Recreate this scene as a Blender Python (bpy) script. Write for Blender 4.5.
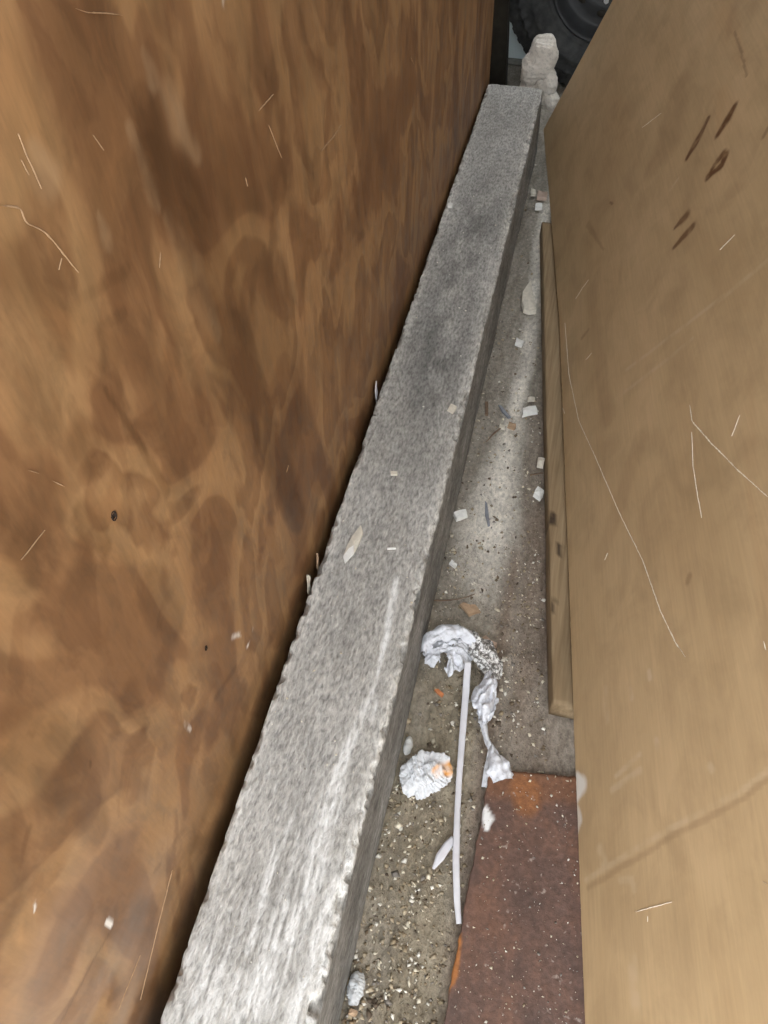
import bpy, bmesh, math, random
import numpy as np
from mathutils import Vector, Matrix

for o in list(bpy.data.objects): bpy.data.objects.remove(o)
S = bpy.context.scene
C = S.collection

# ------------------------------------------------------------------ camera
F_PX = 760.0
PITCH = math.radians(51.4); YAW = math.radians(13.3)
CAM = np.array([0.0, 0.0, 1.25])
cd = bpy.data.cameras.new('camera'); cam = bpy.data.objects.new('camera', cd); C.objects.link(cam)
cam.location = CAM; cam.rotation_euler = (math.pi/2-PITCH, 0, YAW)
cd.sensor_fit = 'VERTICAL'; cd.sensor_height = 36.0; cd.lens = F_PX/1024*36; cd.clip_start = 0.01
S.camera = cam

# ------------------------------------------------------------------ light: overcast daylight from the open front behind the photographer
w = bpy.data.worlds.new('overcast_sky'); S.world = w; w.use_nodes = True
bg = w.node_tree.nodes['Background']; bg.inputs[0].default_value = (0.93, 0.97, 1.0, 1); bg.inputs[1].default_value = 1.0
S.view_settings.view_transform = 'Standard'; S.view_settings.look = 'None'
S.view_settings.exposure = 2.3; S.view_settings.gamma = 1.0; S.view_settings.use_curve_mapping = False

# ------------------------------------------------------------------ helpers
RNG = np.random.default_rng(7); random.seed(7)
R_CAM = np.array(Matrix.Rotation(YAW, 3, 'Z') @ Matrix.Rotation(math.pi/2-PITCH, 3, 'X'))
def ray(px, py):
    d = R_CAM @ np.array([px-384.0, 512.0-py, -F_PX]); return d/np.linalg.norm(d)
def at(px, py, z=0.0):                       # where a sight line meets the level z
    d = ray(px, py); return CAM + d*((z-CAM[2])/d[2])
def on_plane(px, py, p0, n):
    d = ray(px, py); return CAM + d*(np.dot(np.array(p0)-CAM, n)/np.dot(d, n))

def hash3(ix, iy, iz):
    h = (ix*374761393 + iy*668265263 + iz*2147483647 + 1013904223) & 0xFFFFFFFF
    h = ((h ^ (h >> 13))*1274126177) & 0xFFFFFFFF
    h = ((h ^ (h >> 15))*2246822519) & 0xFFFFFFFF
    return ((h ^ (h >> 16)) & 0xFFFFFF)/float(0xFFFFFF)
def vnoise(x, y, z=0.0):                     # value noise in -1..1
    x, y, z = np.broadcast_arrays(np.asarray(x, float), np.asarray(y, float), np.asarray(z, float))
    ix, iy, iz = [np.floor(a).astype(np.int64) for a in (x, y, z)]
    fx, fy, fz = x-ix, y-iy, z-iz
    fx, fy, fz = [a*a*(3-2*a) for a in (fx, fy, fz)]
    r = 0
    for dx in (0, 1):
        for dy in (0, 1):
            for dz in (0, 1):
                r = r + hash3(ix+dx, iy+dy, iz+dz)*(fx if dx else 1-fx)*(fy if dy else 1-fy)*(fz if dz else 1-fz)
    return r*2-1
def fbm(x, y, z=0.0, o=4):
    r = 0; a = .5
    for i in range(o):
        r = r + a*vnoise(np.asarray(x)*2**i+i*17.3, np.asarray(y)*2**i-i*9.1, np.asarray(z)*2**i+i*3.7); a *= .5
    return r
def crumple(x, y, z, scale, seed, n=5):      # sharp creases: folded triangle waves with warped domains
    rg = np.random.default_rng(seed); r = 0
    wx = x + .35/scale*vnoise(x*scale*.6, y*scale*.6, z*scale*.6+seed)
    wy = y + .35/scale*vnoise(x*scale*.6+31, y*scale*.6, z*scale*.6+seed)
    for i in range(n):
        d = rg.normal(size=3); d /= np.linalg.norm(d)
        t = (wx*d[0]+wy*d[1]+z*d[2])*scale*rg.uniform(.6, 1.7) + rg.uniform(0, 5)
        r = r + np.abs((t % 2)-1)*rg.uniform(.5, 1)
    return r/n*2-.75

def tag(o, label=None, cat=None, group=None, kind=None):
    if label: o['label'] = label
    if cat: o['category'] = cat
    if group: o['group'] = group
    if kind: o['kind'] = kind
    return o
def link(name, me, mat, parent=None, smooth=True):
    o = bpy.data.objects.new(name, me); C.objects.link(o)
    if mat and not me.materials: me.materials.append(mat)
    if smooth: me.polygons.foreach_set('use_smooth', np.ones(len(me.polygons), bool))
    if parent: o.parent = parent
    return o
def empty(name, loc=(0, 0, 0)):
    o = bpy.data.objects.new(name, None); C.objects.link(o); o.location = loc; o.empty_display_size = .05; return o
def mesh_np(name, v, f):
    me = bpy.data.meshes.new(name); v = np.asarray(v, np.float32); f = np.asarray(f, np.int32)
    k = f.shape[1]
    me.vertices.add(len(v)); me.vertices.foreach_set('co', v.ravel())
    me.loops.add(f.size); me.loops.foreach_set('vertex_index', f.ravel())
    me.polygons.add(len(f)); me.polygons.foreach_set('loop_start', np.arange(0, f.size, k, dtype=np.int32))
    me.polygons.foreach_set('loop_total', np.full(len(f), k, np.int32))
    me.update(calc_edges=True); me.validate(); return me
def grid_faces(nu, nv, wrap_u=False):
    i = np.arange(nu if wrap_u else nu-1)[:, None]; j = np.arange(nv-1)[None, :]
    a = i*nv+j; b = ((i+1) % nu)*nv+j
    return np.stack([a, b, b+1, a+1], -1).reshape(-1, 4)
def set_attr(me, name, rgba):
    at_ = me.color_attributes.new(name, 'FLOAT_COLOR', 'POINT')
    at_.data.foreach_set('color', np.asarray(rgba, np.float32).ravel())
def stroke(P, pts, wid, soft=.6):            # coverage 0..1 of a hand-drawn line over points P (n,2)
    pts = np.asarray(pts, float); m = np.zeros(len(P))
    wid = np.full(len(pts), wid) if np.isscalar(wid) else np.asarray(wid, float)
    for a, b, wa, wb in zip(pts[:-1], pts[1:], wid[:-1], wid[1:]):
        W = max(wa, wb)*(1+soft)
        lo = np.minimum(a, b)-W; hi = np.maximum(a, b)+W
        k = np.where((P[:, 0] > lo[0]) & (P[:, 0] < hi[0]) & (P[:, 1] > lo[1]) & (P[:, 1] < hi[1]))[0]
        if not len(k): continue
        q = P[k]; ab = b-a; t = np.clip(((q-a)@ab)/max(ab@ab, 1e-9), 0, 1)
        d = np.linalg.norm(q-a-t[:, None]*ab, axis=1); ww = wa+(wb-wa)*t
        m[k] = np.maximum(m[k], np.clip(1+(ww*.5*(1+soft)-d-ww*.5)/(ww*.5*soft+1e-6)*1.0, 0, 1)*1.0)
    return m
def box_mesh(name, x0, x1, y0, y1, z0, z1, bev=0.0):
    bm = bmesh.new(); bmesh.ops.create_cube(bm, size=1)
    for v in bm.verts:
        v.co = (x0+(v.co.x+.5)*(x1-x0), y0+(v.co.y+.5)*(y1-y0), z0+(v.co.z+.5)*(z1-z0))
    if bev: bmesh.ops.bevel(bm, geom=bm.edges[:], offset=bev, segments=2, affect='EDGES')
    me = bpy.data.meshes.new(name); bm.to_mesh(me); bm.free(); return me

# ------------------------------------------------------------------ material helpers
class NT:
    def __init__(s, name, rough=.8, spec=.3):
        s.m = bpy.data.materials.new(name); s.m.use_nodes = True; s.t = s.m.node_tree
        s.b = s.t.nodes['Principled BSDF']; s.b.inputs['Roughness'].default_value = rough
        s.b.inputs['Specular IOR Level'].default_value = spec
    def n(s, typ, **kw):
        nd = s.t.nodes.new(typ)
        for k, v in kw.items():
            if hasattr(nd, k) and not k.startswith('i_'): setattr(nd, k, v)
        return nd
    def put(s, sock, val):
        if isinstance(val, bpy.types.NodeSocket): s.t.links.new(val, sock)
        else: sock.default_value = val
    def coord(s, scale=(1, 1, 1), rot=(0, 0, 0), loc=(0, 0, 0)):
        tc = s.n('ShaderNodeTexCoord'); mp = s.n('ShaderNodeMapping')
        mp.inputs['Scale'].default_value = scale; mp.inputs['Rotation'].default_value = rot; mp.inputs['Location'].default_value = loc
        s.t.links.new(tc.outputs['Object'], mp.inputs['Vector']); return mp.outputs[0]
    def noise(s, vec, scale=5, detail=4, rough=.55, dist=0.0):
        nd = s.n('ShaderNodeTexNoise'); s.t.links.new(vec, nd.inputs['Vector'])
        for k, v in (('Scale', scale), ('Detail', detail), ('Roughness', rough), ('Distortion', dist)): nd.inputs[k].default_value = v
        return nd.outputs['Fac']
    def voro(s, vec, scale=5, feature='F1'):
        nd = s.n('ShaderNodeTexVoronoi'); nd.feature = feature; s.t.links.new(vec, nd.inputs['Vector']); nd.inputs['Scale'].default_value = scale
        return nd.outputs['Distance']
    def ramp(s, fac, *stops, interp='LINEAR'):
        nd = s.n('ShaderNodeValToRGB'); nd.color_ramp.interpolation = interp; e = nd.color_ramp.elements
        while len(e) < len(stops): e.new(.5)
        for el, (p, c) in zip(e, stops):
            el.position = p; el.color = (c, c, c, 1) if np.isscalar(c) else (*c, 1)
        s.put(nd.inputs[0], fac); return nd.outputs[0]
    def mix(s, fac, a, b, mode='MIX'):
        nd = s.n('ShaderNodeMix'); nd.data_type = 'RGBA'; nd.blend_type = mode
        s.put(nd.inputs[0], fac)
        for sk, v in ((nd.inputs[6], a), (nd.inputs[7], b)):
            s.put(sk, v if isinstance(v, bpy.types.NodeSocket) else (*v, 1))
        return nd.outputs[2]
    def math(s, op, a, b=0.0):
        nd = s.n('ShaderNodeMath'); nd.operation = op; s.put(nd.inputs[0], a); s.put(nd.inputs[1], b); return nd.outputs[0]
    def attr(s, name):
        nd = s.n('ShaderNodeAttribute'); nd.attribute_name = name
        sp = s.n('ShaderNodeSeparateColor'); s.t.links.new(nd.outputs['Color'], sp.inputs[0])
        return sp.outputs[0], sp.outputs[1], sp.outputs[2], nd.outputs['Color']
    def bump(s, h, strength=.3, dist=.002):
        nd = s.n('ShaderNodeBump'); nd.inputs['Strength'].default_value = strength; nd.inputs['Distance'].default_value = dist
        s.put(nd.inputs['Height'], h); s.t.links.new(nd.outputs[0], s.b.inputs['Normal'])
    def col(s, c): s.put(s.b.inputs['Base Color'], c if isinstance(c, bpy.types.NodeSocket) else (*c, 1)); return s.m

def mat_plain(name, c, rough=.8, spec=.3, var=.25, scale=40, bump=.0, metal=0.0):
    m = NT(name, rough, spec); v = m.coord(); f = m.noise(v, scale, 5, .6)
    lo = tuple(x*(1-var) for x in c); hi = tuple(min(1, x*(1+var)) for x in c)
    m.col(m.ramp(f, (.3, lo), (.7, hi))); m.b.inputs['Metallic'].default_value = metal
    if bump: m.bump(f, bump, .002)
    return m.m

# ================================================================== MATERIALS
def make_plywood_brown():
    m = NT('brown_plywood', .55, .3)
    # rotary-cut figure: broad contour patches drawn out up the sheet
    a = m.noise(m.coord((6.6, 3.9, 1)), 1.0, 3, .45, .7)
    b = m.noise(m.coord((17, 9, 1), loc=(3, 7, 0)), 1.0, 4, .58, .6)
    base = m.ramp(a, (.34, (.195, .098, .043)), (.44, (.225, .116, .052)), (.475, (.30, .165, .075)), (.56, (.33, .19, .088)), (.59, (.24, .127, .057)), (.66, (.27, .147, .067)), (.69, (.32, .184, .085)))
    patch = m.ramp(b, (.42, (.80, .76, .74)), (.50, (1, 1, 1)), (.60, (1.0, .99, .96)), (.66, (1.12, 1.1, 1.06)))
    c = m.mix(.85, base, patch, 'MULTIPLY')
    # fibres and rubbed dirt
    g = m.noise(m.coord((220, 22, 1)), 1.0, 4, .6)
    c = m.mix(.28, c, m.ramp(g, (.3, .72), (.7, 1.18)), 'MULTIPLY')
    d = m.noise(m.coord((24, 11, 1), rot=(0, 0, .25)), 1.0, 6, .66, .5)
    c = m.mix(.6, c, m.ramp(d, (.36, (.62, .64, .66)), (.55, (1.05, 1.04, 1.03))), 'MULTIPLY')
    r_, g_, b_, _ = m.attr('marks')
    c = m.mix(g_, c, m.mix(1.0, c, (.52, .47, .42), 'MULTIPLY'))
    c = m.mix(m.math('MULTIPLY', r_, .7), c, (.46, .32, .19))
    c = m.mix(b_, c, (.72, .68, .62))
    m.put(m.b.inputs['Roughness'], m.ramp(d, (.3, .42), (.7, .62)))
    m.bump(m.math('ADD', m.math('MULTIPLY', g, .4), d), .12, .0015)
    return m.col(c)
def make_plywood_pale():
    m = NT('pale_plywood', .5, .3)
    a = m.noise(m.coord((1.6, 5, 1)), 1.0, 4, .55, .5)
    base = m.ramp(a, (.3, (.47, .325, .178)), (.5, (.515, .365, .205)), (.62, (.55, .39, .222)), (.75, (.50, .325, .172)))
    g = m.noise(m.coord((9, 190, 1)), 1.0, 5, .6)
    c = m.mix(.35, base, m.ramp(g, (.3, .80), (.7, 1.14)), 'MULTIPLY')
    d = m.noise(m.coord((9, 14, 1), rot=(0, 0, .6)), 1.0, 5, .62, .5)
    c = m.mix(.5, c, m.ramp(d, (.34, (.76, .74, .72)), (.56, (1.05, 1.04, 1.03))), 'MULTIPLY')
    e = m.noise(m.coord((3, 3, 1), loc=(5, 1, 0)), 1.0, 3, .5)
    c = m.mix(.5, c, m.ramp(e, (.4, (.86, .84, .80)), (.6, (1.06, 1.04, 1.02))), 'MULTIPLY')
    r_, g_, b_, _ = m.attr('marks')
    c = m.mix(g_, c, (.135, .06, .022))
    c = m.mix(m.math('MULTIPLY', r_, .8), c, (.66, .52, .36))
    c = m.mix(b_, c, (.80, .78, .74))
    m.bump(m.math('ADD', m.math('MULTIPLY', g, .3), d), .1, .0015)
    return m.col(c)
def make_concrete():
    m = NT('weathered_concrete', .92, .2)
    f = m.noise(m.coord((210, 72, 210)), 1.0, 4, .62)
    f2 = m.noise(m.coord((60, 28, 60)), 1.0, 5, .6)
    f3 = m.noise(m.coord((7, 3, 7)), 1.0, 4, .55)
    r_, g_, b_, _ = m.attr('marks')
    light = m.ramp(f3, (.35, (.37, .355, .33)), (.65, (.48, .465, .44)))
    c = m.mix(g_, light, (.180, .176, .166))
    c = m.mix(b_, c, (.62, .60, .56))
    c = m.mix(.74, c, m.ramp(f, (.32, .42), (.5, 1.0), (.68, 1.5)), 'MULTIPLY')
    c = m.mix(.6, c, m.ramp(f2, (.35, .74), (.65, 1.22)), 'MULTIPLY')
    grit = m.ramp(f, (.25, 0.25), (.55, 1.0))
    c = m.mix(m.math('MULTIPLY', r_, grit), c, (.86, .86, .85))
    m.bump(m.math('ADD', f, m.math('MULTIPLY', f2, .6)), .9, .004)
    return m.col(c)
def make_floor():
    m = NT('dirty_concrete_floor', .9, .25)
    f = m.noise(m.coord((150, 90, 100)), 1.0, 6, .68)
    f2 = m.noise(m.coord((34, 9, 30)), 1.0, 5, .62, .4)
    f3 = m.noise(m.coord((12, 5, 12), loc=(2, 9, 0)), 1.0, 4, .6)
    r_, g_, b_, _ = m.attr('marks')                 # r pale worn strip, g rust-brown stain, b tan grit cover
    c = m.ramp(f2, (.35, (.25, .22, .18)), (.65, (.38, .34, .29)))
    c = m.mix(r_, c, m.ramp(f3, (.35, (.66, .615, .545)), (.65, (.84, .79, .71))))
    c = m.mix(g_, c, m.ramp(f2, (.3, (.16, .115, .086)), (.7, (.32, .245, .185))))
    c = m.mix(b_, c, m.ramp(f3, (.3, (.22, .18, .125)), (.7, (.38, .325, .24))))
    c = m.mix(.75, c, m.ramp(f, (.32, .55), (.5, 1.0), (.68, 1.45)), 'MULTIPLY')
    m.bump(m.math('ADD', f, m.math('MULTIPLY', f2, .5)), 1.0, .006)
    return m.col(c)
def make_rust():
    m = NT('rusty_steel', .72, .4)
    f = m.noise(m.coord((120, 120, 60)), 1.0, 6, .68)
    f2 = m.noise(m.coord((16, 12, 9)), 1.0, 5, .62, .3)
    r_, g_, b_, _ = m.attr('marks')                 # r white paint, g bright orange rust
    c = m.ramp(f2, (.3, (.085, .052, .042)), (.5, (.125, .070, .052)), (.68, (.165, .085, .056)))
    c = m.mix(g_, c, (.36, .135, .035))
    c = m.mix(.7, c, m.ramp(f, (.3, .55), (.5, 1.0), (.68, 1.5)), 'MULTIPLY')
    sp = m.ramp(m.noise(m.coord((95, 95, 60), loc=(4, 4, 4)), 1.0, 3, .5), (.66, 0.0), (.74, .8))
    c = m.mix(sp, c, (.36, .29, .25))
    c = m.mix(r_, c, (.85, .85, .85))
    m.put(m.b.inputs['Roughness'], m.ramp(f2, (.3, .5), (.7, .8)))
    m.bump(f, .6, .002); return m.col(c)
def make_batten():
    m = NT('weathered_pine', .75, .25)
    g = m.noise(m.coord((120, 5, 60)), 1.0, 5, .6, .3)
    f = m.noise(m.coord((10, 3, 10)), 1.0, 4, .55)
    c = m.ramp(g, (.3, (.20, .136, .074)), (.6, (.30, .214, .124)), (.75, (.35, .26, .158)))
    c = m.mix(.6, c, m.ramp(f, (.35, .72), (.65, 1.12)), 'MULTIPLY')
    r_, g_, b_, _ = m.attr('marks'); c = m.mix(g_, c, (.05, .032, .02))
    m.bump(g, .3, .002); return m.col(c)
def make_foil():
    m = NT('speckled_grey_foil', .5, .5)
    f = m.noise(m.coord(), 170, 3, .65)
    m.col(m.ramp(f, (.43, (.13, .12, .11)), (.50, (.34, .33, .32)), (.57, (.82, .81, .80)))); m.bump(f, .6, .002); return m.m
def make_paper(name, base, stain=None):
    m = NT(name, .6, .35); v = m.coord(); f = m.noise(v, 60, 4, .6)
    c = m.mix(.5, m.ramp(f, (.3, tuple(x*.8 for x in base)), (.7, base)), m.ramp(m.noise(v, 130, 3, .6), (.36, tuple(x*.55 for x in base)), (.5, base)))
    if stain is not None:
        r_, g_, b_, _ = m.attr('marks'); c = m.mix(r_, c, stain)
    m.bump(f, .25, .002); return m.col(c)
def make_crumbs():
    m = NT('grit_crumbs', .85, .25); *_, colr = m.attr('tint'); return m.col(colr)
def make_rubber():
    m = NT('dusty_black_rubber', .65, .35); f = m.noise(m.coord((30, 30, 30)), 1.0, 5, .6)
    m.col(m.ramp(f, (.35, (.022, .023, .024)), (.7, (.062, .062, .060)))); m.bump(f, .3, .003); return m.m

M = dict(brown=make_plywood_brown(), pale=make_plywood_pale(), conc=make_concrete(), floor=make_floor(), rust=make_rust(),
         batten=make_batten(), foil=make_foil(), plastic=make_paper('white_plastic_film', (.74, .75, .80)),
         paper=make_paper('crumpled_white_paper', (.76, .77, .80), (.72, .33, .07)), bag=make_paper('dusty_pale_bag', (.74, .69, .62)),
         crumb=make_crumbs(), rubber=make_rubber(),
         steel=mat_plain('black_painted_steel', (.035, .036, .038), .5, .4, .3, 20),
         chrome=mat_plain('bright_hub_metal', (.72, .73, .74), .3, .5, .1, 30, 0, .9),
         blue=mat_plain('pale_blue_paint', (.76, .86, .89), .6, .3, .04, 6),
         ledge=mat_plain('grey_cement_ledge', (.24, .235, .215), .9, .2, .35, 30, .5),
         dark=mat_plain('dark_timber_vent_shade', (.030, .026, .020), .7, .25, .3, 30),
         shell=mat_plain('grey_render', (.30, .29, .275), .9, .2, .12, 4, .1),
         chalk=mat_plain('white_plaster', (.80, .79, .76), .85, .2, .08, 120, .4),
         cream=mat_plain('cream_plaster', (.66, .61, .52), .85, .2, .14, 120, .4),
         tan=mat_plain('tan_wood_flake', (.42, .29, .19), .8, .2, .25, 80, .3),
         grey=mat_plain('blue_grey_slate', (.26, .27, .30), .7, .3, .2, 80, .3),
         twig=mat_plain('dry_twig_brown', (.19, .13, .09), .85, .2, .3, 80, .3),
         orange=mat_plain('orange_shard', (.55, .20, .08), .7, .3, .25, 90, .3),
         strap=mat_plain('pale_grey_strapping', (.66, .65, .69), .45, .45, .1, 30),
         pale_fibre=mat_plain('torn_pale_fibre', (.86, .76, .62), .85, .2, .2, 200),
         brown_fibre=mat_plain('torn_tan_fibre', (.35, .225, .130), .85, .2, .25, 200),
         hole_shade=mat_plain('nail_hole_shade', (.03, .02, .015), .8, .2, .2, 60))

# ================================================================== SETTING
FLOOR_X0, FLOOR_X1 = -.9, 1.25
def lumps(x, y):
    near = np.clip((1.05-y)/.5, 0, 1)*np.clip((.10-x+.0)/.06, 0, 1)
    return .0035*fbm(x*55, y*36, 1.3, 4)*(1+2.2*near) + .006*near*np.clip(fbm(x*14, y*9, 4.4, 3)+.2, 0, 1)
xs = np.concatenate([np.linspace(FLOOR_X0, -.12, 10)[:-1], np.arange(-.12, .34, .004), np.linspace(.34, FLOOR_X1, 10)])
ys = np.concatenate([np.linspace(-3.0, -.05, 12)[:-1], np.arange(-.05, 2.75, .005), np.linspace(2.75, 3.35, 10)])
X, Y = np.meshgrid(xs, ys, indexing='ij')
inch = np.clip((X+.12)/.02, 0, 1)*np.clip((.34-X)/.02, 0, 1)*np.clip((2.75-Y)/.05, 0, 1)*np.clip((Y+.05)/.05, 0, 1)
# a shallow swept-clean hump running beside the beam
cx = -.005+.015*np.sin(Y*1.7)
Z = inch*(lumps(X, Y)) - .004
me = mesh_np('floor', np.stack([X, Y, Z], -1).reshape(-1, 3), grid_faces(len(xs), len(ys)))
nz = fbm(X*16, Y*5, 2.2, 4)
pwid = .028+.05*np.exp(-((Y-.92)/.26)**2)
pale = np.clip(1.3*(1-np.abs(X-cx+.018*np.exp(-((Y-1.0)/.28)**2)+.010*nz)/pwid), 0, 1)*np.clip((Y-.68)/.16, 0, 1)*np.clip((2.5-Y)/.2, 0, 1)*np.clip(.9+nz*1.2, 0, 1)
brown = np.clip((X-.045+.03*nz)/.05, 0, 1)*np.clip(.75+.9*fbm(X*9, Y*4, 8.1, 3), 0, 1)*np.clip((2.2-Y)/.6, 0.25, 1)
brown = np.maximum(brown, np.clip(1-np.abs(X-.055)/.03, 0, 1)*np.clip((1.0-Y)/.1, 0, 1)*.9)
tan_ = np.clip((.055-X+.02*nz)/.03, 0, 1)*np.clip((.85-Y)/.15, 0, 1)*np.clip(.85+nz, 0, 1)
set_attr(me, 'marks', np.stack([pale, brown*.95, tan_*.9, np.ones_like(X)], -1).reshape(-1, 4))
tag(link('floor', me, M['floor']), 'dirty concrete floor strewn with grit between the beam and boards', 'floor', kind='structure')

WALL_Y = 3.335
o = link('wall_back', box_mesh('wall_back', FLOOR_X0, FLOOR_X1, WALL_Y, WALL_Y+.1, -.01, 1.9), M['blue'], smooth=False)
tag(o, 'pale blue painted wall behind the wheel', 'wall', kind='structure')
o = link('baseboard_back', box_mesh('baseboard_back', FLOOR_X0, FLOOR_X1, WALL_Y-.035, WALL_Y-.0005, -.003, .012, .003), M['ledge'])
tag(o, 'grey cement ledge along the foot of the blue wall', 'ledge', kind='structure')
for nm, x0, x1, hz, lb in (('added_wall_left', FLOOR_X0-.1, FLOOR_X0, 2.5, 'added grey side wall behind the brown plywood, out of view'), ('added_wall_right', FLOOR_X1, FLOOR_X1+.1, 2.5, 'added grey side wall behind the pale plywood, out of view')):
    tag(link(nm, box_mesh(nm, x0, x1, -.25, WALL_Y, -.01, hz), M['shell'], smooth=False), lb, 'wall', kind='structure')  # side walls added out of view to hold back light from the sides
o = link('added_ceiling', box_mesh('added_ceiling', FLOOR_X0-.1, FLOOR_X1+.1, -.25, 2.86, 2.4, 2.5), M['shell'], smooth=False)  # roof added out of view; its front and back gaps shape the falloff
tag(o, 'added grey roof out of view, shaping the daylight falloff', 'added_ceiling', kind='structure')

# ================================================================== CONCRETE BEAM
BH = .20
def build_beam():
    yy = np.arange(-.42, 2.612, .004)
    xl0, xl1, xr1, xr0 = -.262, -.274, -.0965, -.085      # left foot, left arris, right arris, right foot
    left = [(xl0+(xl1-xl0)*t, BH*t) for t in np.linspace(0, 1, 22)[:-1]]
    top = [(xl1+(xr1-xl1)*t, BH) for t in np.linspace(0, 1, 54)]
    right = [(xr1+(xr0-xr1)*t, BH*(1-t)) for t in np.linspace(0, 1, 50)[1:]]
    P = np.array(left+top+right); iL = len(left); iR = len(left)+len(top)-1
    s = np.concatenate([[0], np.cumsum(np.linalg.norm(np.diff(P, axis=0), axis=1))])
    SS, YY = np.meshgrid(s, yy, indexing='ij')
    px = np.repeat(P[:, :1], len(yy), 1); pz = np.repeat(P[:, 1:], len(yy), 1)
    for i0, sx, amp, seed in ((iL, 1, .007, 3.3), (iR, -1, .0105, 9.7)):
        d = np.abs(SS-s[i0])
        bite = np.clip(fbm(YY*75, SS*60, seed, 4)*2.2+.25, 0, 1.2)*(.55+.45*np.clip(vnoise(YY*6, 0, seed)+.3, 0, 1)*2)
        k = np.clip(1-d/.016, 0, 1)**1.4*amp*bite + np.clip(1-d/.006, 0, 1)*.002
        px = px + sx*k; pz = pz - k*.9
        px = px + (SS > s[(iL+iR)//2] if sx < 0 else SS <= s[(iL+iR)//2])*(.0022*fbm(YY*7, 0, seed+1, 3))
    rough = .0011*fbm(SS*150, YY*85, .7, 4) + .0012*fbm(SS*25, YY*12, 5.7, 3)
    onTop = (SS >= s[iL]) & (SS <= s[iR])
    pz = pz + np.where(onTop, rough, 0)
    px = px + np.where(SS > s[iR], rough*1.2, 0)
    pz[0] = 0; pz[-1] = 0
    v = np.stack([px, YY, pz], -1).reshape(-1, 3); ny = len(yy)
    f = grid_faces(len(s), ny)[:, ::-1]
    me = mesh_np('concrete_beam', v, f)
    bm = bmesh.new(); bm.from_mesh(me); bm.verts.ensure_lookup_table()
    bm.faces.new([bm.verts[i*ny] for i in range(len(s))]); bm.faces.new([bm.verts[i*ny+ny-1] for i in range(len(s))][::-1])
    bm.faces.new([bm.verts[i] for i in range(ny)]+[bm.verts[(len(s)-1)*ny+i] for i in range(ny)][::-1])
    bmesh.ops.recalc_face_normals(bm, faces=bm.faces[:]); bm.to_mesh(me); bm.free()
    # marks on the top (x,y metres): white scrapes, dark weathering, clean pale arrises
    co = v; Q = co[:, :2]; top_ = onTop.reshape(-1).astype(float)
    tx = (co[:, 0]+.274)/.1775
    W = lambda px_, py_: at(px_, py_, BH)[:2]
    nz = fbm(co[:, 0]*30, co[:, 1]*9, 3.1, 4)
    white = np.zeros(len(co))
    for pts, wd, a in (([(396, 577), (391, 612), (384, 648)], [.006, .010, .008], .95), ([(386, 640), (372, 690), (360, 722), (346, 752), (330, 812)], [.004, .006, .009, .010, .012], 1),
                       ([(340, 770), (322, 840), (296, 900), (262, 1000)], [.014, .03, .034, .03], .85), ([(303, 800), (276, 850), (248, 950)], [.005, .007, .008], .7),
                       ([(370, 800), (345, 870), (318, 960), (300, 1030)], [.01, .02, .026, .03], .8), ([(372, 720), (376, 700)], .006, .5),
                       ([(200, 960), (230, 1000), (190, 1040)], [.03, .05, .06], .6), ([(378, 668), (366, 720)], .004, .6), ([(286, 905), (270, 950), (262, 1010)], .008, .8)):
        white = np.maximum(white, a*stroke(Q, [W(*p) for p in pts], wd, .9))
    fine = fbm(co[:, 0]*260, co[:, 1]*26, 6.6, 3)
    white *= np.clip(.62+1.9*fine, 0, 1)
    white = np.maximum(white, np.clip((.55-co[:, 1])/.6, 0, 1)*np.clip(.0+.9*nz+.8*fine, 0, .6))*top_
    d1 = np.clip((co[:, 1]-.72)/.5, 0, 1)*np.clip((2.2-co[:, 1])/.5, .22, 1)  # weathering, thinned at the far end to offset dim light in the colour
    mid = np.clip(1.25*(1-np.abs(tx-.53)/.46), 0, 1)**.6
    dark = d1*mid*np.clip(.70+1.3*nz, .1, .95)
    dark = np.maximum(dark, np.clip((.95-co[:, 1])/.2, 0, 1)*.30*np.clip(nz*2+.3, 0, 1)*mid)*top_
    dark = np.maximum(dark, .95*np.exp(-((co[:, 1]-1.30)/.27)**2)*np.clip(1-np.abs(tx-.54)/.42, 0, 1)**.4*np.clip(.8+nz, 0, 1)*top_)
    pits = top_*(hash3((co[:, 0]*260).astype(np.int64), (co[:, 1]*260).astype(np.int64), 5) > .9985)*.9
    dark = np.maximum(dark, pits)
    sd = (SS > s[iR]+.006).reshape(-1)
    dark = np.where(sd, np.clip(.72+.7*fbm(co[:, 2]*22, co[:, 1]*9, 2.4, 4), .2, 1), dark)  # right side face darkened all over, its shade put into the colour
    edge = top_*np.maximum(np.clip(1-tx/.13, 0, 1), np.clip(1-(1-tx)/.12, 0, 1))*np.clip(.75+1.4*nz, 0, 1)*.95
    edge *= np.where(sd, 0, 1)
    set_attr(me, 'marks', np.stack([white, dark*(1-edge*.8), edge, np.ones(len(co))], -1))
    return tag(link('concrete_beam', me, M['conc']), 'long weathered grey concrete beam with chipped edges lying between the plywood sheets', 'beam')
build_beam()

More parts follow.
